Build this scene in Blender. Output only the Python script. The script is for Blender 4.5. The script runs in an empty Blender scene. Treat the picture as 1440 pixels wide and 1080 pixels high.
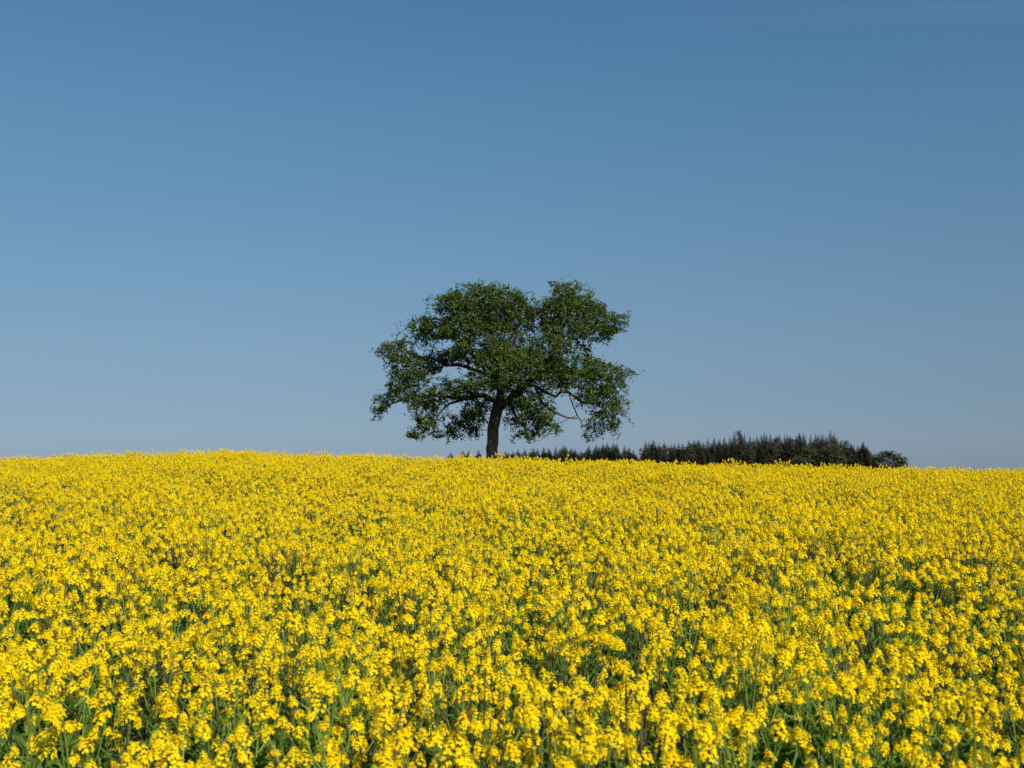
import bpy, math, random
import numpy as np
from mathutils import Vector, Matrix, Quaternion

R = math.radians
scene = bpy.context.scene
LINK = scene.collection.objects.link

# ------------------------------------------------------------------ camera
F_PX = 1617.0                       # focal length in pixels of the 1440 px wide photograph
PITCH = math.atan(78.0 / F_PX)
EYE = 1.95                          # eye height above the soil where the camera stands
cam_d = bpy.data.cameras.new('camera')
cam = bpy.data.objects.new('camera', cam_d)
LINK(cam)
scene.camera = cam
cam_d.sensor_width = 36.0
cam_d.lens = 36.0 * F_PX / 1440.0
cam_d.clip_start = 0.1
cam_d.clip_end = 6000.0
cam.location = (0, 0, EYE)
cam.rotation_euler = (math.pi / 2 + PITCH, 0, 0)
cam_d.dof.use_dof = True
cam_d.dof.focus_distance = 40.0
cam_d.dof.aperture_fstop = 6.3

# ------------------------------------------------------------------ sky and sun
SUN_EL, SUN_AZ = 40.0, 150.0        # azimuth clockwise from the view direction (+Y)
world = bpy.data.worlds.new('World')
scene.world = world
world.use_nodes = True
wt = world.node_tree
bg = wt.nodes['Background']
sky = wt.nodes.new('ShaderNodeTexSky')
sky.sky_type = 'NISHITA'
sky.sun_disc = False
sky.sun_elevation = R(SUN_EL)
sky.sun_rotation = R(SUN_AZ)
sky.altitude = 1000
sky.air_density = 1.0
sky.dust_density = 0.4
sky.ozone_density = 2.0
tc = wt.nodes.new('ShaderNodeTexCoord')
sep = wt.nodes.new('ShaderNodeSeparateXYZ')
mr = wt.nodes.new('ShaderNodeMapRange')
mr.inputs[1].default_value = -0.05
mr.inputs[2].default_value = 0.45
ramp = wt.nodes.new('ShaderNodeValToRGB')
ramp.color_ramp.interpolation = 'B_SPLINE'
stops = [(-0.05, (0.255, 0.362, 0.612)), (-0.0136, (0.249, 0.358, 0.605)), (0.0111, (0.213, 0.304, 0.512)), (0.0358, (0.230, 0.298, 0.448)),
         (0.0728, (0.283, 0.340, 0.427)), (0.1341, (0.354, 0.428, 0.468)), (0.212, (0.400, 0.526, 0.546)),
         (0.281, (0.422, 0.597, 0.618)), (0.3621, (0.397, 0.624, 0.688)), (0.45, (0.39, 0.63, 0.70))]
els = ramp.color_ramp.elements
while len(els) < len(stops):
    els.new(0.5)
for e, (z, c) in zip(els, stops):
    e.position = (z + 0.05) / 0.5
    e.color = (*c, 1)
mul = wt.nodes.new('ShaderNodeMix')
mul.data_type = 'RGBA'
mul.blend_type = 'MULTIPLY'
mul.inputs[0].default_value = 1.0
# thin streaks of cirrus high in the sky
cdx = wt.nodes.new('ShaderNodeMath')
cdx.operation = 'DIVIDE'
cdz = wt.nodes.new('ShaderNodeMath')
cdz.operation = 'DIVIDE'
cvec = wt.nodes.new('ShaderNodeCombineXYZ')
cmap = wt.nodes.new('ShaderNodeMapping')
cmap.inputs['Location'].default_value = (3.1, 0.4, 0)
cmap.inputs['Rotation'].default_value = (0, 0, R(3.5))
cmap.inputs['Scale'].default_value = (2.2, 24.0, 1.0)
cn = wt.nodes.new('ShaderNodeTexNoise')
cn.inputs['Scale'].default_value = 1.0
cn.inputs['Detail'].default_value = 4
cr = wt.nodes.new('ShaderNodeMapRange')
cr.inputs[1].default_value = 0.36
cr.inputs[2].default_value = 0.66
cr.inputs[4].default_value = 0.30
crz = wt.nodes.new('ShaderNodeMapRange')
crz.inputs[1].default_value = 0.36
crz.inputs[2].default_value = 0.384
cmul = wt.nodes.new('ShaderNodeMath')
cmul.operation = 'MULTIPLY'
cmix = wt.nodes.new('ShaderNodeMix')
cmix.data_type = 'RGBA'
cmix.inputs[7].default_value = (1.7, 2.3, 2.9, 1)
L = wt.links.new
L(tc.outputs['Generated'], sep.inputs[0])
L(sep.outputs['Z'], mr.inputs[0])
L(mr.outputs[0], ramp.inputs[0])
L(sky.outputs[0], mul.inputs[6])
L(ramp.outputs[0], mul.inputs[7])
L(sep.outputs['X'], cdx.inputs[0])
L(sep.outputs['Y'], cdx.inputs[1])
L(sep.outputs['Z'], cdz.inputs[0])
L(sep.outputs['Y'], cdz.inputs[1])
L(cdx.outputs[0], cvec.inputs[0])
L(cdz.outputs[0], cvec.inputs[1])
L(cvec.outputs[0], cmap.inputs[0])
L(cmap.outputs[0], cn.inputs['Vector'])
L(cn.outputs[0], cr.inputs[0])
L(cdz.outputs[0], crz.inputs[0])
crx = wt.nodes.new('ShaderNodeMapRange')
crx.inputs[1].default_value = 0.08
crx.inputs[2].default_value = 0.38
cmx = wt.nodes.new('ShaderNodeMath')
cmx.operation = 'MULTIPLY'
L(sep.outputs['X'], crx.inputs[0])
L(cr.outputs[0], cmx.inputs[0])
L(crx.outputs[0], cmx.inputs[1])
L(cmx.outputs[0], cmul.inputs[0])
L(crz.outputs[0], cmul.inputs[1])
L(cmul.outputs[0], cmix.inputs[0])
L(mul.outputs[2], cmix.inputs[6])
L(cmix.outputs[2], bg.inputs[0])
bg.inputs[1].default_value = 0.105

sun_d = bpy.data.lights.new('sun', 'SUN')
sun_d.energy = 5.0
sun_d.angle = R(0.53)
sun_d.color = (1.0, 0.94, 0.83)
sun = bpy.data.objects.new('sun', sun_d)
LINK(sun)
sdir = Vector((math.sin(R(SUN_AZ)) * math.cos(R(SUN_EL)), math.cos(R(SUN_AZ)) * math.cos(R(SUN_EL)), math.sin(R(SUN_EL))))
sun.rotation_euler = sdir.to_track_quat('Z', 'Y').to_euler()
sun.location = (20, -20, 30)

scene.view_settings.view_transform = 'Standard'
scene.view_settings.look = 'None'
scene.view_settings.exposure = 0.35
scene.view_settings.gamma = 1.0
scene.render.engine = 'CYCLES'
scene.cycles.use_denoising = True
scene.cycles.max_bounces = 6
scene.cycles.diffuse_bounces = 3
scene.cycles.transmission_bounces = 4
scene.cycles.glossy_bounces = 2

# ------------------------------------------------------------------ materials
def base_mat(name):
    m = bpy.data.materials.new(name)
    m.use_nodes = True
    nt = m.node_tree
    nt.nodes.clear()
    out = nt.nodes.new('ShaderNodeOutputMaterial')
    return m, nt, out


def leafy(name, c1, c2, trans, translucency, noise_scale=3.0, rough=0.5, spec=0.25, rand=0.25):
    """thin plant tissue: a rough glossy diffuse sheet that lets some light through"""
    m, nt, out = base_mat(name)
    p = nt.nodes.new('ShaderNodeBsdfPrincipled')
    p.inputs['Roughness'].default_value = rough
    p.inputs['Specular IOR Level'].default_value = spec
    tr = nt.nodes.new('ShaderNodeBsdfTranslucent')
    mx = nt.nodes.new('ShaderNodeMixShader')
    mx.inputs[0].default_value = translucency
    g = nt.nodes.new('ShaderNodeNewGeometry')
    ns = nt.nodes.new('ShaderNodeTexNoise')
    ns.inputs['Scale'].default_value = noise_scale
    ns.inputs['Detail'].default_value = 3
    oi = nt.nodes.new('ShaderNodeObjectInfo')
    ad = nt.nodes.new('ShaderNodeMath')
    ad.operation = 'MULTIPLY_ADD'
    ad.inputs[1].default_value = rand
    rp = nt.nodes.new('ShaderNodeMath')
    rp.operation = 'MULTIPLY_ADD'
    rp.inputs[1].default_value = 0.45
    mr_ = nt.nodes.new('ShaderNodeMapRange')
    mr_.inputs[1].default_value = 0.25
    mr_.inputs[2].default_value = 0.75 + rand * 0.7 + 0.3
    mc = nt.nodes.new('ShaderNodeMix')
    mc.data_type = 'RGBA'
    mc.inputs[6].default_value = (*c1, 1)
    mc.inputs[7].default_value = (*c2, 1)
    l = nt.links.new
    l(g.outputs['Position'], ns.inputs['Vector'])
    l(oi.outputs['Random'], ad.inputs[0])
    l(ns.outputs[0], ad.inputs[2])
    l(g.outputs['Random Per Island'], rp.inputs[0])
    l(ad.outputs[0], rp.inputs[2])
    l(rp.outputs[0], mr_.inputs[0])
    l(mr_.outputs[0], mc.inputs[0])
    l(mc.outputs[2], p.inputs['Base Color'])
    if trans is None:
        l(mc.outputs[2], tr.inputs[0])
    else:
        tm = nt.nodes.new('ShaderNodeMix')
        tm.data_type = 'RGBA'
        tm.inputs[0].default_value = 0.7
        l(mc.outputs[2], tm.inputs[6])
        tm.inputs[7].default_value = (*trans, 1)
        l(tm.outputs[2], tr.inputs[0])
    l(p.outputs[0], mx.inputs[1])
    l(tr.outputs[0], mx.inputs[2])
    l(mx.outputs[0], out.inputs[0])
    return m


def rough(name, c1, c2, scale=(1, 1, 1), noise=6.0, rgh=0.9, bump=0.3, dist=0.05):
    m, nt, out = base_mat(name)
    p = nt.nodes.new('ShaderNodeBsdfPrincipled')
    p.inputs['Roughness'].default_value = rgh
    p.inputs['Specular IOR Level'].default_value = 0.15
    t = nt.nodes.new('ShaderNodeTexCoord')
    mp = nt.nodes.new('ShaderNodeMapping')
    mp.inputs['Scale'].default_value = scale
    ns = nt.nodes.new('ShaderNodeTexNoise')
    ns.inputs['Scale'].default_value = noise
    ns.inputs['Detail'].default_value = 6
    ns.inputs['Roughness'].default_value = 0.65
    mr_ = nt.nodes.new('ShaderNodeMapRange')
    mr_.inputs[1].default_value = 0.32
    mr_.inputs[2].default_value = 0.68
    mc = nt.nodes.new('ShaderNodeMix')
    mc.data_type = 'RGBA'
    mc.inputs[6].default_value = (*c1, 1)
    mc.inputs[7].default_value = (*c2, 1)
    bp = nt.nodes.new('ShaderNodeBump')
    bp.inputs['Strength'].default_value = bump
    bp.inputs['Distance'].default_value = dist
    l = nt.links.new
    l(t.outputs['Object'], mp.inputs[0])
    l(mp.outputs[0], ns.inputs['Vector'])
    l(ns.outputs[0], mr_.inputs[0])
    l(mr_.outputs[0], mc.inputs[0])
    l(ns.outputs[0], bp.inputs['Height'])
    l(bp.outputs[0], p.inputs['Normal'])
    l(mc.outputs[2], p.inputs['Base Color'])
    l(p.outputs[0], out.inputs[0])
    return m


M_PETAL = leafy('yellow_petal', (0.86, 0.575, 0.003), (0.95, 0.76, 0.008), (0.96, 0.63, 0.0), 0.36, 9.0, 0.7, 0.03, 0.35)
M_BUD = leafy('flower_bud', (0.30, 0.30, 0.02), (0.62, 0.50, 0.02), None, 0.15, 20.0, 0.6, 0.2, 0.2)
M_STEM = leafy('green_stem', (0.085, 0.155, 0.024), (0.19, 0.27, 0.045), None, 0.1, 5.0, 0.5, 0.18, 0.3)
M_DARK_STEM = leafy('purple_stem', (0.045, 0.035, 0.022), (0.09, 0.075, 0.035), None, 0.05, 5.0, 0.6, 0.25, 0.3)
M_LEAF = leafy('rapeseed_leaf', (0.062, 0.130, 0.018), (0.135, 0.230, 0.032), (0.18, 0.32, 0.02), 0.36, 6.0, 0.55, 0.18, 0.3)
M_SOIL = rough('field_soil', (0.035, 0.040, 0.018), (0.065, 0.07, 0.028), noise=2.0, bump=0.5)
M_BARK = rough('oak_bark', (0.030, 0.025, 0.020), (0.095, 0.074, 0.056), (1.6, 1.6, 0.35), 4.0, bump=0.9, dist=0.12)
M_TRUNK = rough('oak_trunk_bark_shade_lift', (0.085, 0.066, 0.05), (0.27, 0.215, 0.165), (1.6, 1.6, 0.35), 4.0, bump=0.9, dist=0.12)  # bark colour brightened to offset the crown's shade on the trunk
M_DEAD = rough('bare_wood', (0.06, 0.042, 0.032), (0.13, 0.095, 0.07), (3, 3, 3), 4.0, bump=0.6)
M_OAK = leafy('oak_leaf', (0.028, 0.052, 0.007), (0.076, 0.118, 0.013), (0.10, 0.17, 0.012), 0.2, 0.55, 0.5, 0.25, 0.0)
M_SPRUCE = leafy('spruce_needles_hazed', (0.027, 0.029, 0.019), (0.054, 0.054, 0.034), None, 0.05, 0.12, 0.8, 0.1, 0.35)  # faint distance haze put into the needle colour as a grey-brown lift
M_BROAD = leafy('broad_leaf', (0.042, 0.052, 0.022), (0.076, 0.090, 0.036), None, 0.15, 0.15, 0.6, 0.15, 0.2)
M_FTRUNK = rough('conifer_bark', (0.05, 0.036, 0.028), (0.10, 0.075, 0.06), (1, 1, 0.3), 2.0)
M_BIRD = rough('dark_feathers', (0.012, 0.012, 0.014), (0.03, 0.028, 0.028), noise=30.0, bump=0.0)

# ------------------------------------------------------------------ mesh helpers
class MB:
    def __init__(self):
        self.v, self.f, self.m = [], [], []

    def face(self, pts, mi=0):
        n = len(self.v)
        self.v.extend(tuple(p) for p in pts)
        self.f.append(tuple(range(n, n + len(pts))))
        self.m.append(mi)

    def tube(self, pts, rad, sides=4, mi=0, cap=True):
        pts = [Vector(p) for p in pts]
        n0 = len(self.v)
        prev = None
        for i, p in enumerate(pts):
            d = (pts[min(i + 1, len(pts) - 1)] - pts[max(i - 1, 0)])
            if d.length < 1e-9:
                d = Vector((0, 0, 1))
            d.normalize()
            if prev is None:
                u = d.orthogonal().normalized()
            else:
                u = prev - d * prev.dot(d)
                u = u.normalized() if u.length > 1e-6 else d.orthogonal().normalized()
            prev = u
            w = d.cross(u)
            for k in range(sides):
                a = 2 * math.pi * k / sides
                self.v.append(tuple(p + (u * math.cos(a) + w * math.sin(a)) * rad[i]))
        for i in range(len(pts) - 1):
            for k in range(sides):
                a, b = n0 + i * sides + k, n0 + i * sides + (k + 1) % sides
                self.f.append((a, b, b + sides, a + sides))
                self.m.append(mi)
        if cap:
            self.f.append(tuple(n0 + (len(pts) - 1) * sides + k for k in range(sides)))
            self.m.append(mi)

    def add(self, other, mi=None):
        n = len(self.v)
        self.v.extend(other.v)
        self.f.extend(tuple(i + n for i in f) for f in other.f)
        self.m.extend(other.m if mi is None else [mi] * len(other.f))

    def mesh(self, name, mats, smooth=False):
        me = bpy.data.meshes.new(name)
        me.from_pydata(self.v, [], self.f)
        for mt in mats:
            me.materials.append(mt)
        if len(mats) > 1:
            me.polygons.foreach_set('material_index', self.m)
        if smooth:
            me.polygons.foreach_set('use_smooth', [True] * len(self.f))
        me.update()
        return me


def obj(name, me, parent=None, loc=None):
    o = bpy.data.objects.new(name, me)
    LINK(o)
    if parent is not None:
        o.parent = parent
    if loc is not None:
        o.location = loc
    return o


def thing(name, label, cat, loc=(0, 0, 0), rz=0.0, sc=(1, 1, 1), group=None):
    o = obj(name, None, None, loc)
    o.empty_display_size = 0.1
    o.rotation_euler = (0, 0, rz)
    o.scale = sc
    o['label'] = label
    o['category'] = cat
    if group:
        o['group'] = group
    return o


# ------------------------------------------------------------------ terrain
CANOPY = 0.75
_off_x = np.array([-40, -14.7, -10.6, -8.4, -7.6, -5.5, -0.6, 3.7, 7.8, 11.8, 14.7, 40]) / 33.0
_off_z = np.array([-0.22, -0.03, 0.03, 0.10, 0.10, 0.02, -0.10, -0.19, -0.30, -0.39, -0.37, -0.8])


def sstep(a, b, x):
    t = np.clip((x - a) / (b - a), 0, 1)
    return t * t * (3 - 2 * t)


def ground_z(x, y):
    """field rising gently to a crest 33 m away, then falling into a broad valley"""
    x = np.asarray(x, float)
    y = np.asarray(y, float)
    d = np.maximum(y, -30)
    rel = -1.2 + 0.03 * d - 0.00198 * np.maximum(0, np.minimum(d, 45) - 22) ** 2
    past = np.clip(d - 45, 0, None)
    rel = rel - (0.061 * 15 / 2) * (1 - (1 - np.clip(past / 15, 0, 1)) ** 2) - 0.03 * past   # levels out behind the crest
    ang = x / np.maximum(d, 8)
    lat = np.interp(ang, _off_x, _off_z) * sstep(8, 32, d) * np.where(d < 33, 1, np.clip(d / 33, 1, 3))
    z = rel + lat - CANOPY - 0.21 * sstep(6, 30, d) + EYE
    z = z - 0.000001 * np.clip(d - 90, 0, None) * 0
    far = np.clip(d - 100, 0, None)
    z = z - 12.0 * sstep(0, 330, far) - 0.032 * far * sstep(300, 900, far)
    roll = 0.05 * np.sin(x * 0.31 + 1.3) * np.sin(y * 0.27 + 0.4) + 0.03 * np.sin(x * 0.83 + y * 0.51)
    return z + roll * (1 - sstep(60, 120, d))


ys = np.concatenate([np.arange(-12, 60, 0.75), np.geomspace(60, 3500, 60)])
us = np.linspace(-1, 1, 121)
xs = np.sign(us) * (np.abs(us) ** 2.2 * 2500 + np.abs(us) * 30)
gx, gy = np.meshgrid(xs, ys)
gz = ground_z(gx, gy)
verts = np.stack([gx, gy, gz], -1).reshape(-1, 3)
nx, ny = len(xs), len(ys)
faces = [(j * nx + i, j * nx + i + 1, (j + 1) * nx + i + 1, (j + 1) * nx + i) for j in range(ny - 1) for i in range(nx - 1)]
gm = bpy.data.meshes.new('ground')
gm.from_pydata(verts.tolist(), [], faces)
gm.materials.append(M_SOIL)
gm.polygons.foreach_set('use_smooth', [True] * len(faces))
ground = obj('ground', gm)
ground['kind'] = 'structure'

# ------------------------------------------------------------------ rapeseed plants
def flower_head(rng, s=1.0):
    """one raceme: a dome of four-petalled flowers with buds on top"""
    fl, bud, st = MB(), MB(), MB()
    n = rng.randint(30, 46)
    Rr, H = 0.030 * s, rng.uniform(0.030, 0.062) * s
    for i in range(n):
        t = (i + 0.3) / n
        a = i * 2.39996 + rng.uniform(-.35, .35)
        r = Rr * (1.0 - 0.72 * t ** 1.3) * rng.uniform(.84, 1.10)
        z = H * t + rng.uniform(-.005, .005) * s
        c = Vector((math.cos(a) * r, math.sin(a) * r, z))
        nrm = Vector((math.cos(a) * (1.05 - .75 * t), math.sin(a) * (1.05 - .75 * t), .35 + .75 * t))
        nrm += Vector((rng.uniform(-.3, .3), rng.uniform(-.3, .3), rng.uniform(-.2, .3)))
        nrm.normalize()
        u = nrm.orthogonal().normalized()
        u = Quaternion(nrm, rng.uniform(0, 6.28)) @ u
        w = nrm.cross(u)
        Lp = rng.uniform(.0068, .0090) * s
        cup = rng.uniform(.05, .45)
        for k in range(4):
            q = k * math.pi / 2 + (0.25 if k % 2 else -.25)
            d = u * math.cos(q) + w * math.sin(q)
            e = nrm.cross(d)
            m1 = c + d * Lp * .62 + nrm * Lp * cup * .55
            tip = c + d * Lp + nrm * Lp * (cup * .75 - .12)
            fl.face([c, m1 - e * Lp * .50, tip - e * Lp * .25, tip + e * Lp * .25, m1 + e * Lp * .50])
        if i % 3 == 0:
            st.face([Vector((0, 0, z - .016 * s)), c - Vector((0, 0, .0012)), c + Vector((0, 0, .0008))])
    for i in range(9):
        a = i * 2.4
        r = .0065 * s * math.sqrt(i / 9)
        b = Vector((math.cos(a) * r, math.sin(a) * r, H * 1.02 + .006 * s * (1 - i / 9)))
        q = .0028 * s
        up = Vector((b.x * .4, b.y * .4, .008 * s))
        p = [b + Vector((q, 0, 0)), b + Vector((-q * .5, q * .87, 0)), b + Vector((-q * .5, -q * .87, 0))]
        for k in range(3):
            bud.face([p[k], p[(k + 1) % 3], b + up])
    st.tube([(0, 0, -.03 * s), (0, 0, H)], [.0016 * s, .0011 * s], 3)
    for i in range(rng.randint(2, 7)):        # young pods and spent flowers below the dome
        a = rng.uniform(0, 6.28)
        z = rng.uniform(-.05, -.005) * s
        d = Vector((math.cos(a), math.sin(a), .7)).normalized()
        p0 = Vector((0, 0, z))
        p1 = p0 + d * rng.uniform(.018, .034) * s
        sd = d.cross(Vector((0, 0, 1))).normalized() * .0014
        st.face([p0 - sd * .5, p1 - sd, p1 + d * .012 * s, p1 + sd, p0 + sd * .5])
    out = MB()
    out.add(fl, 0)
    out.add(bud, 1)
    out.add(st, 2)
    return out


def blade(rng, length, width, droop):
    """lance-shaped leaf growing along +X from the origin"""
    b = MB()
    n = 5
    pr = []
    ang = rng.uniform(.35, 1.1)
    x = z = 0.0
    for i in range(n + 1):
        t = i / n
        wv = width * (math.sin(math.pi * min(1, t * .86 + .13)) ** .8) * (1.0 if t < 1 else .05)
        wob = rng.uniform(-.12, .12) * width
        pr.append((Vector((x, wv * .5, z + wob + wv * .12)), Vector((x, 0, z)), Vector((x, -wv * .5, z - wob + wv * .12))))
        x += math.cos(ang) * length / n
        z += math.sin(ang) * length / n
        ang -= droop * rng.uniform(.5, 1.4) / n
    n0 = 0
    for a in pr:
        b.v.extend(tuple(p) for p in a)
    for i in range(n):
        for k in range(2):
            q = i * 3 + k
            b.f.append((q, q + 3, q + 4, q + 1))
            b.m.append(0)
    return b


def moved(mb, mat):
    o = MB()
    o.v = [tuple(mat @ Vector(p)) for p in mb.v]
    o.f, o.m = list(mb.f), list(mb.m)
    return o


def plant_parts(seed):
    """-> stem MB, [leaf MB], [flower head MB]; about 0.8 m tall, rooted at the origin"""
    rng = random.Random(seed)
    stem, leaves, heads = MB(), [], []
    h = rng.uniform(.66, .88)
    bx, by = rng.uniform(-.06, .06), rng.uniform(-.06, .06)
    def axis(t):
        return Vector((bx * t * t, by * t * t, h * t))
    stem.tube([axis(t) for t in (0, .25, .5, .75, 1)], [.0055, .005, .0042, .003, .002], 4)
    def put_head(p, d, s):
        rot = Vector((0, 0, 1)).rotation_difference(d).to_matrix().to_4x4()
        heads.append(moved(flower_head(rng, s), Matrix.Translation(p) @ rot))
    put_head(axis(1), Vector((bx * 2 + rng.uniform(-.15, .15), by * 2 + rng.uniform(-.15, .15), 1)).normalized(), rng.uniform(.82, 1.08))
    nb = rng.randint(6, 10)
    for i in range(nb):
        t = rng.uniform(.34, .82)
        a = i * 2.4 + rng.uniform(-.5, .5)
        o = axis(t)
        rad = rng.uniform(.06, .20)
        top = (.66 + .34 * rng.random() ** .6) * h
        if top < o.z + .1:
            top = o.z + .12
        e = Vector((o.x + math.cos(a) * rad, o.y + math.sin(a) * rad, top))
        mid = o.lerp(e, .5) + Vector((math.cos(a), math.sin(a), -.6)) * rad * .18
        stem.tube([o, o.lerp(mid, .55) + Vector((math.cos(a), math.sin(a), 0)) * rad * .1, mid, e], [.003, .0027, .0024, .0017], 3)
        put_head(e, (e - mid).normalized() + Vector((0, 0, .6)) + Vector((rng.uniform(-.3, .3), rng.uniform(-.3, .3), 0)), rng.uniform(.5, .95))
        if rng.random() < .5:      # small leaf at the fork
            lf = blade(rng, rng.uniform(.06, .10), rng.uniform(.014, .026), rng.uniform(.6, 1.6))
            leaves.append(moved(lf, Matrix.Translation(o) @ Matrix.Rotation(a + rng.uniform(-.4, .4), 4, 'Z')))
    for i in range(rng.randint(9, 13)):
        t = rng.uniform(.08, .66)
        lf = blade(rng, rng.uniform(.11, .20) * (1.25 - t), rng.uniform(.03, .062) * (1.3 - t), rng.uniform(.8, 2.2))
        leaves.append(moved(lf, Matrix.Translation(axis(t)) @ Matrix.Rotation(rng.uniform(0, 6.28), 4, 'Z')))
    return stem, leaves, heads


N_VAR = 14
variants = []
stock = bpy.data.collections.new('rapeseed_stock')      # source meshes of the field, not part of the scene itself
for k in range(N_VAR):
    stem, leaves, heads = plant_parts(100 + k)
    sm = M_DARK_STEM if k % 3 == 1 else M_STEM
    parts = [('stem', stem.mesh('stem', [sm]))]
    parts += [('leaf', l_.mesh('leaf', [M_LEAF], True)) for l_ in leaves]
    parts += [('flower_head', h_.mesh('flower_head', [M_PETAL, M_BUD, M_STEM])) for h_ in heads]
    variants.append(parts)
    whole = MB()
    whole.add(stem, 3)
    for l_ in leaves:
        whole.add(l_, 4)
    for h_ in heads:
        whole.add(h_)
    me = whole.mesh('rapeseed_stock', [M_PETAL, M_BUD, M_STEM, sm, M_LEAF])
    so = bpy.data.objects.new('rapeseed_stock_%02d' % k, me)
    stock.objects.link(so)

rs = np.random.RandomState(7)
DENS = 23.0
pts = []
cell = 1.0 / math.sqrt(DENS)
for yy in np.arange(2.3, 62, cell):
    half = 0.47 * yy + 3.0
    keep = 1.0 if yy < 44 else 0.55
    for xx in np.arange(-half, half, cell):
        if rs.rand() > keep:
            continue
        pts.append((xx + rs.uniform(-.55, .55) * cell, yy + rs.uniform(-.55, .55) * cell))
P = np.array(pts)


def lowfreq(x, y, s, ph):
    return (np.sin(x * s + ph) * np.sin(y * s * 0.8 + ph * 1.7) + np.sin((x + y) * s * .57 + ph * 2.3) * np.sin((x - .7 * y) * s * .71 + ph)) * .5


thin = lowfreq(P[:, 0], P[:, 1], 2.1, 1.0) * .5 + lowfreq(P[:, 0], P[:, 1], 4.7, 2.0) * .5
P = P[rs.rand(len(P)) < np.clip(0.86 + 0.75 * thin, .22, 1)]
Z = ground_z(P[:, 0], P[:, 1])
hv = 1.0 + 0.10 * lowfreq(P[:, 0], P[:, 1], 1.3, .4) + 0.07 * rs.randn(len(P)).clip(-2, 2)
tall = rs.rand(len(P)) < 0.02
hv[tall] += rs.uniform(.06, .22, tall.sum())
# a stand of taller plants on the crest, left of the middle
hv += 0.10 * np.exp(-((P[:, 0] + 8.1) / .9) ** 2 - ((P[:, 1] - 32) / 3.5) ** 2)
wv = rs.uniform(.88, 1.15, len(P))
rz = rs.uniform(0, 6.283, len(P))
tx, ty = rs.normal(0, .11, len(P)), rs.normal(0, .11, len(P))
vi = rs.randint(0, N_VAR, len(P))

# the plants that show largest: nearest to the camera inside the frame
d_ = P[:, 1]
inside = (np.abs(P[:, 0]) / d_ < 0.455) & (d_ > 3.35)
order = np.argsort(np.where(inside, np.hypot(P[:, 0], d_), 1e9))
N_IND = 299
near = order[:N_IND]
GROUP = 'nearest rapeseed plants'
LAB = 'yellow flowering rapeseed plant in the nearest part of the field, along the bottom edge'
for i in near:
    t = thing('rapeseed_plant', LAB, 'rapeseed plant', (P[i, 0], P[i, 1], Z[i]), 0, (wv[i], wv[i], hv[i]), GROUP)
    t.rotation_euler = (tx[i], ty[i], rz[i])
    for nm, me in variants[vi[i]]:
        obj(nm, me, t)
# one lanky plant right at the camera, out of focus, leaning over the others
t = thing('rapeseed_plant', 'tall blurred rapeseed plant at lower right, standing above the others with a shaded flower head', 'rapeseed plant',
          (1.22, 3.05, float(ground_z(1.22, 3.05))), 2.2, (1.1, 1.1, 1.24), GROUP)
for nm, me in variants[3]:
    obj(nm, me, t)

mask = np.ones(len(P), bool)
mask[near] = False
# nothing may stand in front of the lens
mask &= ~((d_ < 3.4) & (np.abs(P[:, 0]) / d_ < 0.5) & (hv > 1.05))
Q = np.nonzero(mask)[0]
fm = bpy.data.meshes.new('rapeseed_field')
fm.from_pydata(np.stack([P[Q, 0], P[Q, 1], Z[Q]], -1).tolist(), [], [])
a_rot = fm.attributes.new('rot', 'FLOAT_VECTOR', 'POINT')
a_rot.data.foreach_set('vector', np.stack([tx[Q], ty[Q], rz[Q]], -1).astype('f').ravel())
a_scl = fm.attributes.new('scl', 'FLOAT_VECTOR', 'POINT')
a_scl.data.foreach_set('vector', np.stack([wv[Q], wv[Q], hv[Q]], -1).astype('f').ravel())
a_idx = fm.attributes.new('idx', 'INT', 'POINT')
a_idx.data.foreach_set('value', vi[Q].astype('i'))
field = obj('rapeseed_field', fm)
field['kind'] = 'stuff'
field['label'] = 'dense yellow flowering rapeseed crop covering the gentle hill'
field['category'] = 'rapeseed'
ng = bpy.data.node_groups.new('rapeseed_scatter', 'GeometryNodeTree')
ng.interface.new_socket('Geometry', in_out='INPUT', socket_type='NodeSocketGeometry')
ng.interface.new_socket('Geometry', in_out='OUTPUT', socket_type='NodeSocketGeometry')
gi = ng.nodes.new('NodeGroupInput')
go = ng.nodes.new('NodeGroupOutput')
ci = ng.nodes.new('GeometryNodeCollectionInfo')
ci.inputs['Collection'].default_value = stock
ci.inputs['Separate Children'].default_value = True
ci.inputs['Reset Children'].default_value = True
ip = ng.nodes.new('GeometryNodeInstanceOnPoints')
ip.inputs['Pick Instance'].default_value = True


def named(nm, typ):
    nd = ng.nodes.new('GeometryNodeInputNamedAttribute')
    nd.data_type = typ
    nd.inputs['Name'].default_value = nm
    return nd.outputs['Attribute']


e2r = ng.nodes.new('FunctionNodeEulerToRotation')
l = ng.links.new
l(gi.outputs[0], ip.inputs['Points'])
l(ci.outputs[0], ip.inputs['Instance'])
l(named('idx', 'INT'), ip.inputs['Instance Index'])
l(named('rot', 'FLOAT_VECTOR'), e2r.inputs[0])
l(e2r.outputs[0], ip.inputs['Rotation'])
l(named('scl', 'FLOAT_VECTOR'), ip.inputs['Scale'])
l(ip.outputs[0], go.inputs[0])
md = field.modifiers.new('scatter', 'NODES')
md.node_group = ng

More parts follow.
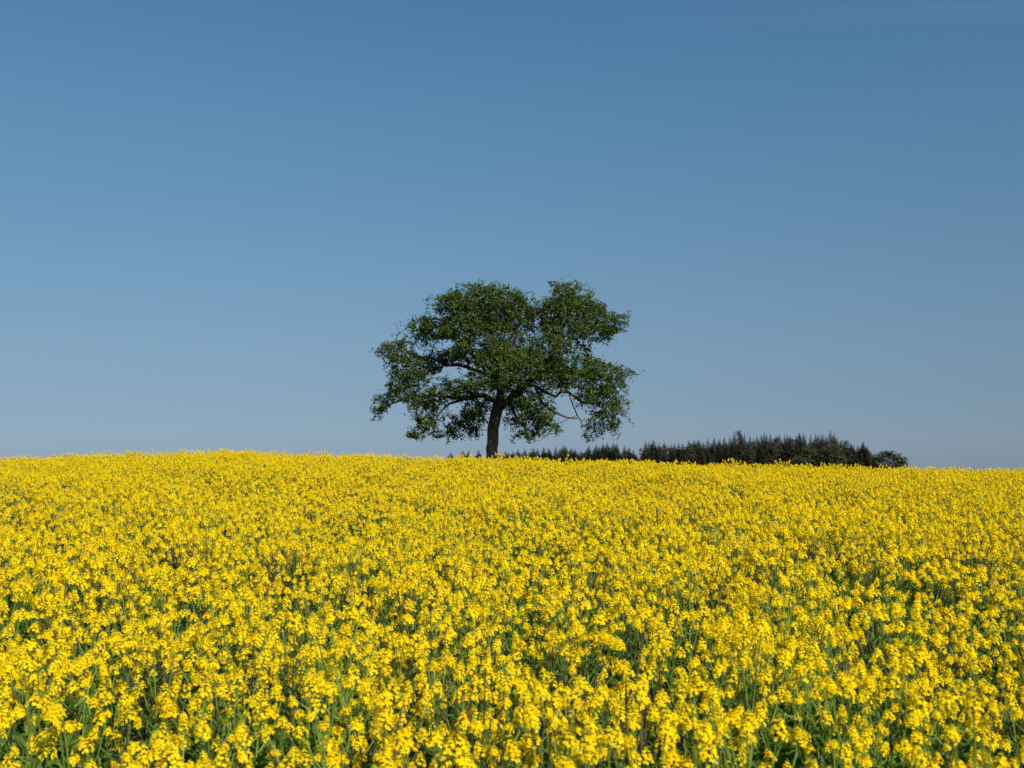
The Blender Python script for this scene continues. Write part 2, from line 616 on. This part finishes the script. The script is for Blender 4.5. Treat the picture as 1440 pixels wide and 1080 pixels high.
# low leafy growth between the stalks
tufts = bpy.data.collections.new('undergrowth_stock')
for k in range(6):
    rng = random.Random(900 + k)
    mb = MB()
    for i in range(rng.randint(12, 18)):
        lf = blade(rng, rng.uniform(.22, .50), rng.uniform(.010, .030), rng.uniform(.3, 1.3))
        a = rng.uniform(0, 6.28)
        tilt = Matrix.Rotation(-rng.uniform(.15, .6), 4, 'Y')
        mb.add(moved(lf, Matrix.Translation((rng.uniform(-.1, .1), rng.uniform(-.1, .1), 0)) @ Matrix.Rotation(a, 4, 'Z') @ tilt))
    tufts.objects.link(bpy.data.objects.new('undergrowth_stock_%d' % k, mb.mesh('undergrowth_stock', [M_LEAF])))
U = []
for yy in np.arange(2.3, 40, .24):
    half = 0.47 * yy + 2.0
    n_ = int(half * 2 / .24)
    U.append(np.stack([rs.uniform(-half, half, n_), yy + rs.uniform(-.12, .12, n_)], -1))
U = np.concatenate(U)
um = bpy.data.meshes.new('undergrowth')
um.from_pydata(np.stack([U[:, 0], U[:, 1], ground_z(U[:, 0], U[:, 1])], -1).tolist(), [], [])
un = len(U)
um.attributes.new('rot', 'FLOAT_VECTOR', 'POINT').data.foreach_set('vector', np.stack([rs.normal(0, .1, un), rs.normal(0, .1, un), rs.uniform(0, 6.28, un)], -1).astype('f').ravel())
us_ = rs.uniform(.7, 1.25, un)
um.attributes.new('scl', 'FLOAT_VECTOR', 'POINT').data.foreach_set('vector', np.stack([us_, us_, us_ * rs.uniform(.8, 1.15, un)], -1).astype('f').ravel())
um.attributes.new('idx', 'INT', 'POINT').data.foreach_set('value', rs.randint(0, 6, un).astype('i'))
under = obj('undergrowth', um)
under['kind'] = 'stuff'
under['label'] = 'green leaves and grass growing between the rapeseed stalks'
under['category'] = 'undergrowth'
ng2 = ng.copy()
for nd in ng2.nodes:
    if nd.bl_idname == 'GeometryNodeCollectionInfo':
        nd.inputs['Collection'].default_value = tufts
under.modifiers.new('scatter', 'NODES').node_group = ng2

# ------------------------------------------------------------------ the oak
OAK_Y = 80.0
S = OAK_Y / F_PX


def oak_pt(px, py, dy=0.0):
    """photo position at the oak's distance -> local metres (x, depth, height above the eye line)"""
    k = (OAK_Y + dy) / F_PX
    return Vector(((px - 720) * k, dy, (618 - py) * k))


def build_oak():
    rng = np.random.RandomState(11)
    base_x = (691 - 720) * S
    bz = float(ground_z(base_x, OAK_Y))
    root = thing('oak_tree', 'solitary broad oak with thick trunk and twin-domed dark green crown on the field crest', 'tree', (base_x, OAK_Y, bz))
    off = Vector((base_x, 0, bz - EYE))           # local = oak_pt - off
    nodes, parent, limb = [], [], []

    def chain(start, pts, lid):
        """add a hand-placed limb; start = index of the node it leaves from"""
        cur = start
        for p in pts:
            a = nodes[cur] if cur is not None else None
            n = 1 if a is None else max(1, int((p - a).length / .35))
            for k in range(1, n + 1):
                q = p if a is None else a.lerp(p, k / n)
                if a is not None and k < n:
                    q = q + Vector(rng.normal(0, .03, 3))
                nodes.append(q)
                parent.append(-1 if cur is None else cur)
                limb.append(lid)
                cur = len(nodes) - 1
        return cur

    def near_node(px, py, dy=0):
        q = oak_pt(px, py, dy)
        return min(range(len(nodes)), key=lambda i: (nodes[i] - q).length)

    base = oak_pt(691, 640)
    base.z = bz - EYE
    chain(None, [base - Vector((0, 0, .3)), oak_pt(692, 640), oak_pt(693, 612), oak_pt(697, 586), oak_pt(702, 568)], 0)
    fork = len(nodes) - 1
    lead = chain(fork, [oak_pt(705, 545, .3), oak_pt(700, 520, .6), oak_pt(697, 495, .8), oak_pt(692, 470, .6), oak_pt(680, 440, .3), oak_pt(672, 415)], 1)
    chain(near_node(699, 572), [oak_pt(716, 563, -.3), oak_pt(735, 545, -.4), oak_pt(757, 525, -.2), oak_pt(775, 500, .2), oak_pt(788, 475, .6), oak_pt(797, 445, .6), oak_pt(803, 418, .4)], 2)
    chain(near_node(700, 525, .6), [oak_pt(690, 530, .2), oak_pt(672, 522, 0), oak_pt(650, 514, -.2), oak_pt(628, 513, -.2), oak_pt(610, 520, 0), oak_pt(590, 528, .2)], 3)
    chain(near_node(690, 530, .2), [oak_pt(668, 503, .6), oak_pt(650, 485, .8), oak_pt(628, 470, .8), oak_pt(612, 458, .8)], 4)
    chain(near_node(628, 513, -.2), [oak_pt(605, 503, -.2), oak_pt(580, 502, -.1), oak_pt(568, 488, 0), oak_pt(556, 478, 0)], 3)
    chain(near_node(701, 565), [oak_pt(682, 556, -1), oak_pt(655, 560, -1.6), oak_pt(632, 568, -2), oak_pt(618, 581, -2.1), oak_pt(614, 590, -2.1), oak_pt(602, 602, -2)], 5)
    chain(near_node(655, 560, -1.6), [oak_pt(630, 558, -1.2), oak_pt(600, 556, -1), oak_pt(570, 560, -.6), oak_pt(545, 570, -.3), oak_pt(524, 580, 0)], 5)
    chain(near_node(735, 545, -.4), [oak_pt(752, 542, -.6), oak_pt(768, 552, -.6), oak_pt(781, 558, -.6), oak_pt(790, 550, -.4), oak_pt(800, 552, -.3), oak_pt(818, 566, 0), oak_pt(838, 568, .2), oak_pt(855, 578, .2)], 6)
    chain(near_node(800, 552, -.3), [oak_pt(808, 575, -.4), oak_pt(817, 592, -.5), oak_pt(820, 606, -.5)], 6)
    chain(near_node(775, 500, .2), [oak_pt(800, 520, .5), oak_pt(826, 532, .7), oak_pt(852, 527, .8), oak_pt(876, 520, .8)], 7)
    chain(near_node(788, 475, .6), [oak_pt(810, 466, .2), oak_pt(832, 462, 0), oak_pt(855, 458, 0), oak_pt(870, 462, 0)], 8)
    chain(near_node(716, 563, -.3), [oak_pt(725, 585, -1.2), oak_pt(738, 602, -1.8), oak_pt(745, 615, -2)], 9)
    chain(near_node(700, 500, .8), [oak_pt(712, 490, -1.5), oak_pt(722, 480, -3.2), oak_pt(728, 470, -4.8)], 10)
    chain(near_node(700, 540, .4), [oak_pt(690, 520, 2.6), oak_pt(700, 490, 4.5), oak_pt(705, 470, 6)], 11)
    chain(near_node(757, 525, -.2), [oak_pt(760, 510, -2), oak_pt(770, 505, -4), oak_pt(775, 500, -5.5)], 12)
    chain(near_node(697, 495, .8), [oak_pt(715, 480, 1), oak_pt(728, 458, 1), oak_pt(740, 445, 1), oak_pt(752, 440, 1.1)], 13)
    dead_from = near_node(752, 542, -.6)
    n_hand = len(nodes)

    # crown volume as flattened clumps: (px, py, rx, ry, depth, depth radius, weight)
    blobs = [(678, 430, 64, 34, -0.5, 4.2, 1.8), (650, 448, 50, 38, 0, 3.8, 1.2), (715, 433, 40, 38, 0, 3.8, 1.1), (612, 462, 32, 25, .3, 2.6, .8),
             (675, 475, 55, 35, -2, 4.0, 1.0), (595, 462, 20, 12, 0, 1.6, .25), (640, 468, 30, 22, 2, 2.0, .4),
             (793, 420, 38, 22, 0, 3.0, 1.0), (815, 440, 50, 26, 0, 3.4, 1.3), (775, 445, 30, 32, .5, 3.0, .9), (862, 455, 22, 14, 0, 1.8, .4), (836, 466, 28, 12, .2, 2, .4),
             (800, 470, 40, 18, -2.5, 2.4, .7), (826, 487, 14, 12, 0, 1.2, .18), (858, 478, 8, 6, 0, .7, .06),
             (561, 492, 24, 18, 0, 1.8, .45), (552, 505, 22, 16, 0, 1.6, .35), (585, 518, 34, 22, 0, 2.6, .8), (570, 540, 26, 22, .2, 2.0, .5), (612, 510, 26, 14, 1, 2, .35),
             (560, 562, 32, 11, -.3, 1.4, .4), (535, 574, 14, 6, 0, .8, .12), (600, 565, 34, 14, -1, 2.0, .6), (640, 550, 40, 14, -2.5, 2.4, .8), (600, 592, 24, 14, -1.8, 1.6, .4),
             (592, 610, 16, 8, -1.8, 1.0, .16), (620, 612, 10, 8, -1.6, .8, .1), (655, 590, 26, 12, -1.8, 1.6, .35), (640, 606, 14, 9, -2, 1, .16), (668, 583, 18, 15, -1.5, 1.5, .4), (836, 508, 20, 9, 0, 1.6, .25), (630, 498, 28, 12, .8, 1.8, .35), (742, 448, 22, 24, .4, 2.8, .6), (676, 570, 16, 10, -2.5, 1.2, .3), (668, 604, 12, 8, -2, .9, .1),
             (690, 545, 40, 24, -4.0, 2.0, 1.0), (722, 520, 50, 32, -4.5, 2.4, 1.4), (765, 500, 46, 28, -4.0, 2.4, 1.2), (700, 500, 50, 30, 4, 2.6, .8), (790, 520, 40, 26, 3, 2.6, .6),
             (775, 535, 40, 18, -3.0, 2.2, .8), (735, 568, 36, 18, -2.6, 1.8, .8), (752, 590, 28, 16, -2.2, 1.6, .55), (780, 600, 13, 14, -1.5, 1.1, .2), (742, 610, 18, 9, -2, 1.1, .22), (722, 598, 14, 10, -2, 1, .15),
             (822, 520, 36, 20, 0, 2.6, .8), (850, 538, 30, 18, .2, 2.2, .7), (868, 520, 22, 13, .6, 1.5, .35), (886, 524, 9, 10, .8, .8, .12), (840, 556, 36, 14, 0, 2.2, .7), (862, 572, 20, 15, .2, 1.5, .45),
             (846, 590, 18, 15, 0, 1.2, .3), (862, 594, 9, 9, 0, .8, .12), (828, 602, 10, 10, -.4, .8, .13), (824, 614, 6, 6, -.5, .5, .06), (812, 572, 14, 12, -.4, 1.0, .16)]
    W = np.array([b[6] for b in blobs])
    A = []
    for b, wgt in zip(blobs, W / W.sum()):
        for _ in range(max(2, int(wgt * 520))):
            v = rng.normal(0, 1, 3)
            v /= np.linalg.norm(v)
            v *= rng.uniform(.2, 1) ** .45
            q = oak_pt(b[0] + v[0] * max(3, b[2] - 9), b[1] - v[1] * max(3, b[3] - 4), 0)
            c_ = np.array((q.x, b[4] + v[2] * b[5], q.z))
            rr_ = min(rng.uniform(.35, .68), b[2] * .018 + .1)
            A.extend(c_ + rng.normal(0, 1, (rng.randint(12, 34), 3)) * np.array((rr_, rr_, rr_ * .5)))
    A = np.array(A)
    BC = np.array([(*oak_pt(b[0], b[1], 0),) for b in blobs])
    BC[:, 1] = [b[4] for b in blobs]
    BR = np.array([(b[2] * S, b[5], b[3] * S) for b in blobs])

    def in_crown(pp):
        ok = np.zeros(len(pp), bool)
        lim = rng.uniform(.8, 1.24, len(pp)) ** 2
        for c_, r_ in zip(BC, BR):
            ok |= (((pp - c_) / (r_ + .12)) ** 2).sum(1) < lim
        return ok
    # openings between the limbs where the sky shows
    GAPS = [(801, 588, 24, 20), (796, 566, 12, 8), (806, 608, 14, 14), (622, 484, 20, 7), (842, 498, 10, 5), (836, 488, 7, 7), (744, 400, 5, 11),
            (684, 606, 5, 12), (706, 600, 7, 12), (640, 574, 10, 5), (795, 459, 6, 4), (561, 573, 10, 9)]

    def open_sky(pp):
        px_ = 720 + pp[:, 0] * F_PX / (OAK_Y + pp[:, 1])
        py_ = 618 - pp[:, 2] * F_PX / (OAK_Y + pp[:, 1])
        out_ = np.zeros(len(pp), bool)
        for g_ in GAPS:
            out_ |= ((px_ - g_[0]) / g_[2]) ** 2 + ((py_ - g_[1]) / g_[3]) ** 2 < rng.uniform(.6, 1.15, len(pp))
        return out_
    A = A[~open_sky(A)]
    N = [np.array(n_) for n_ in nodes]
    STEP, KILL = .26, .40
    alive = np.ones(len(A), bool)
    best = np.full(len(A), 1e9)
    bi = np.zeros(len(A), int)

    def upd(ids):
        arr = np.array([N[i] for i in ids])
        for c0 in range(0, len(arr), 64):
            dd = np.linalg.norm(A[:, None, :] - arr[None, c0:c0 + 64, :], axis=2)
            k = dd.argmin(1)
            m = dd[np.arange(len(A)), k]
            w_ = m < best
            best[w_] = m[w_]
            bi[w_] = np.array(ids)[c0 + k[w_]]
    # foliage never sprouts from the lower trunk
    upd([i for i in range(8, n_hand)])
    alive &= best > KILL
    for it in range(90):
        act = np.nonzero(alive & (best < 6))[0]
        if len(act) == 0:
            break
        src = bi[act]
        dirs = A[act] - np.array([N[i] for i in src])
        dirs /= np.linalg.norm(dirs, axis=1)[:, None]
        new = []
        for s in np.unique(src):
            dv = dirs[src == s].sum(0)
            ln = np.linalg.norm(dv)
            if ln < 1e-3:
                continue
            q = N[s] + (dv / ln + rng.normal(0, .22, 3)) * STEP
            N.append(q)
            parent.append(int(s))
            limb.append(limb[s])
            new.append(len(N) - 1)
        upd(new)
        alive &= best > KILL
    n = len(N)
    N = np.array(N)
    par = np.array(parent)
    kids = [[] for _ in range(n)]
    for i in range(1, n):
        kids[par[i]].append(i)
    rad = np.zeros(n)
    EXP = 2.35
    for i in range(n - 1, 0, -1):
        if not kids[i]:
            rad[i] = .013
        else:
            rad[i] = sum(rad[k] ** EXP for k in kids[i]) ** (1 / EXP)
    # children always come after their parents, so one backward pass is enough
    rad[0] = rad[1]
    scale = .40 / rad[fork - 2]
    rad = np.where(rad > .03, .03 + (rad - .03) * (scale - .0) if scale < 1 else rad * (1 + (scale - 1) * np.clip((rad - .03) / .1, 0, 1)), rad)
    zt = N[:, 2]
    b0 = N[0, 2]
    for i in range(0, fork + 1):
        hgt = zt[i] - b0
        rad[i] = .40 + .22 * math.exp(-hgt / .55) + (.05 if i > fork - 3 else 0) * 0
    # tubes per limb
    mbs = {}
    for i in range(n):
        for k in [k for k in kids[i] if not (kids[i] and k == max(kids[i], key=lambda q: rad[q]) and i != 0 and par[i] >= 0 and limb[k] == limb[i])] if i else kids[0]:
            path = [i]
            cur = k
            while True:
                path.append(cur)
                nx_ = [q for q in kids[cur] if limb[q] == limb[k]]
                if not nx_:
                    break
                cur = max(nx_, key=lambda q: rad[q])
            rr = [min(rad[path[1]] * 1.15, rad[path[0]]) if i else rad[path[0]]] + [rad[q] for q in path[1:]]
            mx = max(rr[1:])
            sides = 14 if mx > .3 else 8 if mx > .1 else 5 if mx > .04 else 3
            P_ = [Vector(N[q]) - off for q in path]
            if mx > .3:      # bark furrows and root flare
                P_ = [p + Vector(rng.normal(0, .012, 3)) for p in P_]
            mbs.setdefault(limb[k], MB()).tube(P_, rr, sides)
    # bare broken branch without leaves on the right
    db = MB()
    p = [Vector(nodes[dead_from]) - off] + [oak_pt(*q) - off for q in ((762, 566, -.9), (775, 577, -1), (785, 582, -1), (797, 587, -1), (805, 588, -1), (812, 588.5, -1))]
    db.tube(p, [.10, .10, .09, .08, .07, .06, .035], 7)
    db.tube([oak_pt(786, 582, -1) - off, oak_pt(783, 575, -1) - off, oak_pt(776, 572, -1) - off], [.03, .02, .012], 4)
    db.tube([oak_pt(803, 588, -1) - off, oak_pt(808, 585, -1) - off], [.03, .012], 4)
    obj('bare_branch', db.mesh('bare_branch', [M_DEAD], True), root)
    # foliage
    droop = {}
    tw = np.nonzero((rad < .045) & (np.arange(n) >= n_hand))[0]
    depth = np.zeros(n, int)
    for i in range(n - 1, 0, -1):
        depth[par[i]] = max(depth[par[i]], depth[i] + 1)
    cs, szs = [], []
    for i in tw:
        k = 36 if depth[i] == 0 else 20 if depth[i] < 3 else 10
        sp = .20 if depth[i] == 0 else .17
        g = max(1, k // 6)        # sprays of leaves around each twig
        for cc in N[i] + rng.normal(0, 1, (g, 3)) * np.array([sp, sp, sp * .75]):
            q = rng.randint(5, 11)
            cs.append(cc + rng.normal(0, 1, (q, 3)) * np.array([.095, .095, .06]))
    hang = []
    for i in tw:
        py_ = 618 - N[i][2] * F_PX / (OAK_Y + N[i][1])
        if depth[i] <= 1 and rng.rand() < (.5 if py_ > 570 else .12):      # hanging sprays
            p0 = Vector(N[i])
            dr = Vector((rng.normal(0, .35), rng.normal(0, .35), -1)) * rng.uniform(.25, .85)
            p1, p2 = p0 + dr * .5 + Vector(rng.normal(0, .05, 3)), p0 + dr
            if p2.z < oak_pt(0, 622).z:
                continue
            droop.setdefault(limb[i], MB()).tube([p0 - off, p1 - off, p2 - off], [.012, .009, .005], 3)
            for q in np.linspace(.15, 1, max(3, int(dr.length * 6))):
                hang.append(np.array(p0.lerp(p2, q)) + rng.normal(0, 1, (rng.randint(4, 9), 3)) * .085)
    C = np.concatenate(cs)
    C_hang = np.concatenate(hang)
    C = C[~(open_sky(C) & (rng.rand(len(C)) < .85)) & (in_crown(C) | (rng.rand(len(C)) < .10))] - np.array(off)
    C = np.concatenate([C, C_hang - np.array(off)])
    m = len(C)
    for lid, mb in droop.items():
        mbs[lid].add(mb)
    for lid, mb in sorted(mbs.items()):
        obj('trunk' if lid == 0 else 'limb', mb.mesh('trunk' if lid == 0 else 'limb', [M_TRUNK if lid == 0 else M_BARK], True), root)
    nrm = rng.normal(0, 1, (m, 3))
    nrm[:, 2] = np.abs(nrm[:, 2]) * .9 + .55
    nrm[:, 1] -= .15
    nrm /= np.linalg.norm(nrm, axis=1)[:, None]
    ax = np.cross(nrm, rng.normal(0, 1, (m, 3)))
    ax /= np.linalg.norm(ax, axis=1)[:, None]
    bx = np.cross(nrm, ax)
    Ls = rng.uniform(.11, .19, m)[:, None]
    Ws = Ls * rng.uniform(.30, .42, m)[:, None]
    # a bent leaf: two quads sharing the midrib
    v0 = C - ax * Ls * .5
    v1 = C + ax * Ls * .5 - nrm * Ls * .12
    m1 = C + ax * Ls * .05 - bx * Ws + nrm * Ls * .10
    m2 = C + ax * Ls * .05 + bx * Ws + nrm * Ls * .10
    V = np.stack([v0, m1, v1, m2], 1).reshape(-1, 3)
    idx = np.arange(m) * 4
    tris = np.stack([idx, idx + 1, idx + 2, idx, idx + 2, idx + 3], 1).reshape(-1, 3)
    me = bpy.data.meshes.new('crown')
    me.vertices.add(len(V))
    me.vertices.foreach_set('co', V.astype('f').ravel())
    me.loops.add(tris.size)
    me.loops.foreach_set('vertex_index', tris.astype('i').ravel())
    me.polygons.add(len(tris))
    me.polygons.foreach_set('loop_start', (np.arange(len(tris)) * 3).astype('i'))
    me.materials.append(M_OAK)
    me.update(calc_edges=True)
    me.validate()
    obj('crown', me, root)
    print('OAK nodes', n, 'leaves', m, 'scale', scale)


build_oak()

# ------------------------------------------------------------------ far wood
def spruce(seed, h=23.0):
    rng = random.Random(seed)
    tr = MB()
    tr.tube([(0, 0, 0), (0, 0, h * .5), (0, 0, h)], [.28, .18, .03], 6)
    cr = MB()
    w = rng.uniform(3.0, 4.3)
    z = h * rng.uniform(.08, .18)
    a0 = rng.uniform(0, 6)
    while z < h * .99:
        t = z / h
        r = w * (1 - t) ** .86 + .10
        nb = max(5, int(7 + 6 * (1 - t)))
        a0 += 1.1
        for k in range(nb):
            a = a0 + k * 6.283 / nb + rng.uniform(-.35, .35)
            ln = r * rng.uniform(.6, 1.18)
            d = Vector((math.cos(a), math.sin(a), 0))
            s = Vector((-d.y, d.x, 0))
            o = Vector((0, 0, z + rng.uniform(-.25, .25) * (1 - t)))
            m_ = o + d * ln * .55 + Vector((0, 0, -.10 * ln))
            e = o + d * ln + Vector((0, 0, rng.uniform(-.28, .02) * ln))
            wd = ln * rng.uniform(.24, .38)
            cr.face([o, m_ - s * wd + Vector((0, 0, -.35 * wd)), e, m_ + s * wd + Vector((0, 0, -.35 * wd))])
            cr.face([o + Vector((0, 0, -.1)), m_ + Vector((0, 0, -.9 * wd - .06)), e])
            for q in range(2):
                p = o.lerp(e, rng.uniform(.4, .95))
                f_ = min(1, ln * .55)
                cr.face([p, p + (s * rng.uniform(-.5, .5) + d * .25 + Vector((0, 0, -.55))) * f_, p + (d * .5 + s * rng.uniform(-.3, .3)) * f_])
        z += .36 + .30 * (1 - t)
    cr.face([(-.12, 0, h - .6), (.12, 0, h - .6), (0, 0, h + .5)])
    cr.face([(0, -.12, h - .6), (0, .12, h - .6), (0, 0, h + .5)])
    return tr.mesh('trunk', [M_FTRUNK]), cr.mesh('crown', [M_SPRUCE])


def pine(seed, h=23.0):
    """older conifer with a rounded, bushy head"""
    rng = random.Random(seed)
    tr = MB()
    tr.tube([(0, 0, 0), (.2, 0, h * .5), (0, .1, h * .97)], [.3, .22, .05], 6)
    cr = MB()
    for i in range(70):
        t = rng.uniform(.28, 1)
        z = h * t
        r = 2.9 * math.sqrt(max(0, 1 - ((t - .6) / .42) ** 2)) * rng.uniform(.35, 1)
        a = rng.uniform(0, 6.28)
        c = Vector((math.cos(a) * r, math.sin(a) * r, z - .4))
        for q in range(13):
            p = c + Vector((rng.gauss(0, .42), rng.gauss(0, .42), rng.gauss(0, .32)))
            u = Vector((rng.gauss(0, 1), rng.gauss(0, 1), rng.gauss(0, 1))).normalized()
            v = u.orthogonal().normalized()
            s = rng.uniform(.2, .42)
            cr.face([p - u * s, p + v * s * .6, p + u * s, p - v * s * .6])
    return tr.mesh('trunk', [M_FTRUNK]), cr.mesh('crown', [M_SPRUCE])


def broadleaf(seed, h=16.0, w=5.0):
    rng = random.Random(seed)
    tr = MB()
    tr.tube([(0, 0, 0), (.1, 0, h * .35), (0, .1, h * .75)], [.32, .26, .08], 7)
    for k in range(5):
        a = k * 1.26 + rng.uniform(-.3, .3)
        tr.tube([(.1, 0, h * .32), (math.cos(a) * w * .3, math.sin(a) * w * .3, h * .5), (math.cos(a) * w * .6, math.sin(a) * w * .6, h * .72)], [.14, .09, .03], 5)
    cr = MB()
    for i in range(260):
        u = Vector((rng.gauss(0, 1), rng.gauss(0, 1), rng.gauss(0, 1))).normalized()
        k = rng.uniform(.45, 1) ** .5
        c = Vector((u.x * w * k, u.y * w * k, h * .56 + u.z * h * .42 * k))
        for q in range(20):
            p = c + Vector((rng.gauss(0, .6), rng.gauss(0, .6), rng.gauss(0, .42)))
            nn = Vector((rng.gauss(0, 1), rng.gauss(0, 1), abs(rng.gauss(0, 1)) + .5)).normalized()
            e = nn.orthogonal().normalized()
            e = Quaternion(nn, rng.uniform(0, 6.28)) @ e
            f = nn.cross(e)
            s = rng.uniform(.22, .42)
            cr.face([p - e * s, p + f * s * .7, p + e * s, p - f * s * .7])
    return tr.mesh('trunk', [M_FTRUNK]), cr.mesh('crown', [M_BROAD])


SPR = [spruce(i) for i in range(7)]
PIN = [pine(40 + i) for i in range(3)]
BRD = [broadleaf(60 + i) for i in range(3)]
WOOD_G = 'conifers of the far wood'
WOOD_L = 'dark conifer in the dense far wood behind the field, right of the oak'
frng = random.Random(5)


def far_tree(kind, px, py_top, y, label, group, wide=1.0, cat='tree'):
    """tree whose top reaches the photo row py_top; it stands on the valley ground"""
    x = (px - 720) * y / F_PX
    z0 = float(ground_z(x, y)) - .2
    zt = EYE + (618 - py_top) * y / F_PX
    h = zt - z0
    nm, me, h0 = {'spruce': ('spruce_tree', SPR, 23.0), 'pine': ('pine_tree', PIN, 23.0), 'broad': ('broadleaf_tree', BRD, 15.6)}[kind]
    k = h / h0
    w = wide * (1.35 if kind == 'spruce' else .8 if kind == 'pine' else .8) * frng.uniform(.9, 1.15)
    t = thing(nm, label, cat, (x, y, z0), frng.uniform(0, 6.28), (w, w, k), group)
    a, b = me[frng.randrange(len(me))]
    obj('trunk', a, t)
    obj('crown', b, t)
    return t


# skyline of the wood, read off the photograph: (x, y of the tops)
SKX = [706, 722, 735, 748, 762, 775, 790, 802, 815, 828, 842, 857, 868, 880, 890, 900, 910, 915, 921, 932, 943, 951, 963, 971, 981, 993, 1001, 1013, 1023, 1031, 1038, 1045, 1054, 1066, 1075, 1088, 1097, 1105, 1116, 1126, 1137, 1145, 1155, 1165, 1173, 1184, 1196, 1206, 1213, 1224]
SKY = [635, 633, 631, 630, 628, 629, 627, 628, 632, 627, 622, 621, 624, 627, 632, 626, 619, 617, 619, 620, 625, 624, 622, 616, 615, 621, 614, 617, 614, 610, 606, 610, 611, 612, 608, 609, 612, 607, 612, 608, 610, 611, 609, 607, 610, 615, 624, 623, 622, 636]
px = 703.0
while px < 1228:
    top = float(np.interp(px, SKX, SKY))
    for row, (yy, drop) in enumerate(((500, 0.0), (478, 5.0), (462, 12.0))):
        jx = frng.uniform(-3, 3) + row * 3
        tp = top + drop * frng.uniform(.6, 1.3) + frng.uniform(-1.5, 3.0)
        if tp > 648:
            continue
        kind = 'pine' if frng.random() < (.05, .12, .2)[row] else 'spruce'
        far_tree(kind, px + jx, tp, yy + frng.uniform(-7, 7), WOOD_L, WOOD_G, frng.uniform(.8, 1.15))
    px += frng.uniform(5.5, 9.0)
# trees of the wood with a look of their own
far_tree('pine', 1038, 605.5, 494, 'tall round-headed conifer rising above the left shoulder of the far wood', 'conifers of the far wood', 1.15)
far_tree('spruce', 1213, 621, 470, 'slim pointed spruce at the right-hand end of the far wood beside the low broad-leaved tree', 'conifers of the far wood', 1.0)
for (bx_, by_, yy, wd, lab) in [(1247, 635, 470, 1.75, 'low rounded broad-leaved tree closing the right-hand end of the far wood'),
                                (1170, 625, 452, 1.35, 'largest pale green broad-leaved tree in front of the far conifers'),
                                (1135, 628, 455, 1.1, 'smaller pale green broad-leaved tree just left of the largest one in the far wood'),
                                (1122, 642, 445, 1.1, 'low bushy broad-leaved tree at the foot of the far wood, lowest pale green one')]:
    far_tree('broad', bx_, by_, yy, lab, 'broad-leaved trees of the far wood', wd)
for (bx_, by_, wd, lab) in [(634, 635.5, .8, 'tiny spruce top over the field, farthest left of the oak trunk'),
                            (651, 633.0, .8, 'tiny spruce top over the field, second of four left of the oak trunk'),
                            (659.5, 632.5, .75, 'tiny pointed spruce top over the field, third of four left of the oak trunk'),
                            (673, 632.5, 1.1, 'small spruce top over the field, closest to the left side of the oak trunk')]:
    far_tree('spruce', bx_, by_, 505, lab, 'small spruces left of the oak trunk', wd)

# ------------------------------------------------------------------ birds
def bird(px, py, y, span, label, rz):
    z = EYE + (618 - py) * y / F_PX
    b = MB()
    s = span
    b.tube([(0, -.30 * s, 0), (0, -.22 * s, .015 * s), (0, -.05 * s, .02 * s), (0, .12 * s, .015 * s), (0, .22 * s, .03 * s), (0, .29 * s, .025 * s)], [.02 * s, .05 * s, .085 * s, .075 * s, .05 * s, .008 * s], 7)
    b.face([(-.03 * s, -.25 * s, 0), (.03 * s, -.25 * s, 0), (.07 * s, -.42 * s, 0), (-.07 * s, -.42 * s, 0)])
    for q in (-1, 1):
        rows = [(.04, .10, -.10, .03), (.22, .13, -.07, .11), (.38, .07, -.06, .10), (.5, -.05, -.10, .05)]
        for a_, c_ in zip(rows, rows[1:]):
            b.face([(q * a_[0] * s, a_[1] * s, a_[3] * s), (q * a_[0] * s, a_[2] * s, a_[3] * s), (q * c_[0] * s, c_[2] * s, c_[3] * s), (q * c_[0] * s, c_[1] * s, c_[3] * s)])
    o = obj('bird', b.mesh('bird', [M_BIRD], True), None, ((px - 720) * y / F_PX, y, z))
    o.rotation_euler = (0, .25, rz)
    o['label'] = label
    o['category'] = 'bird'


bird(943, 271.5, 120, .30, 'tiny dark bird flying high in the open sky above right of the oak', 1.0)
bird(1355, 606.5, 150, .34, 'tiny dark bird flying low over the field near the right edge', 1.6)
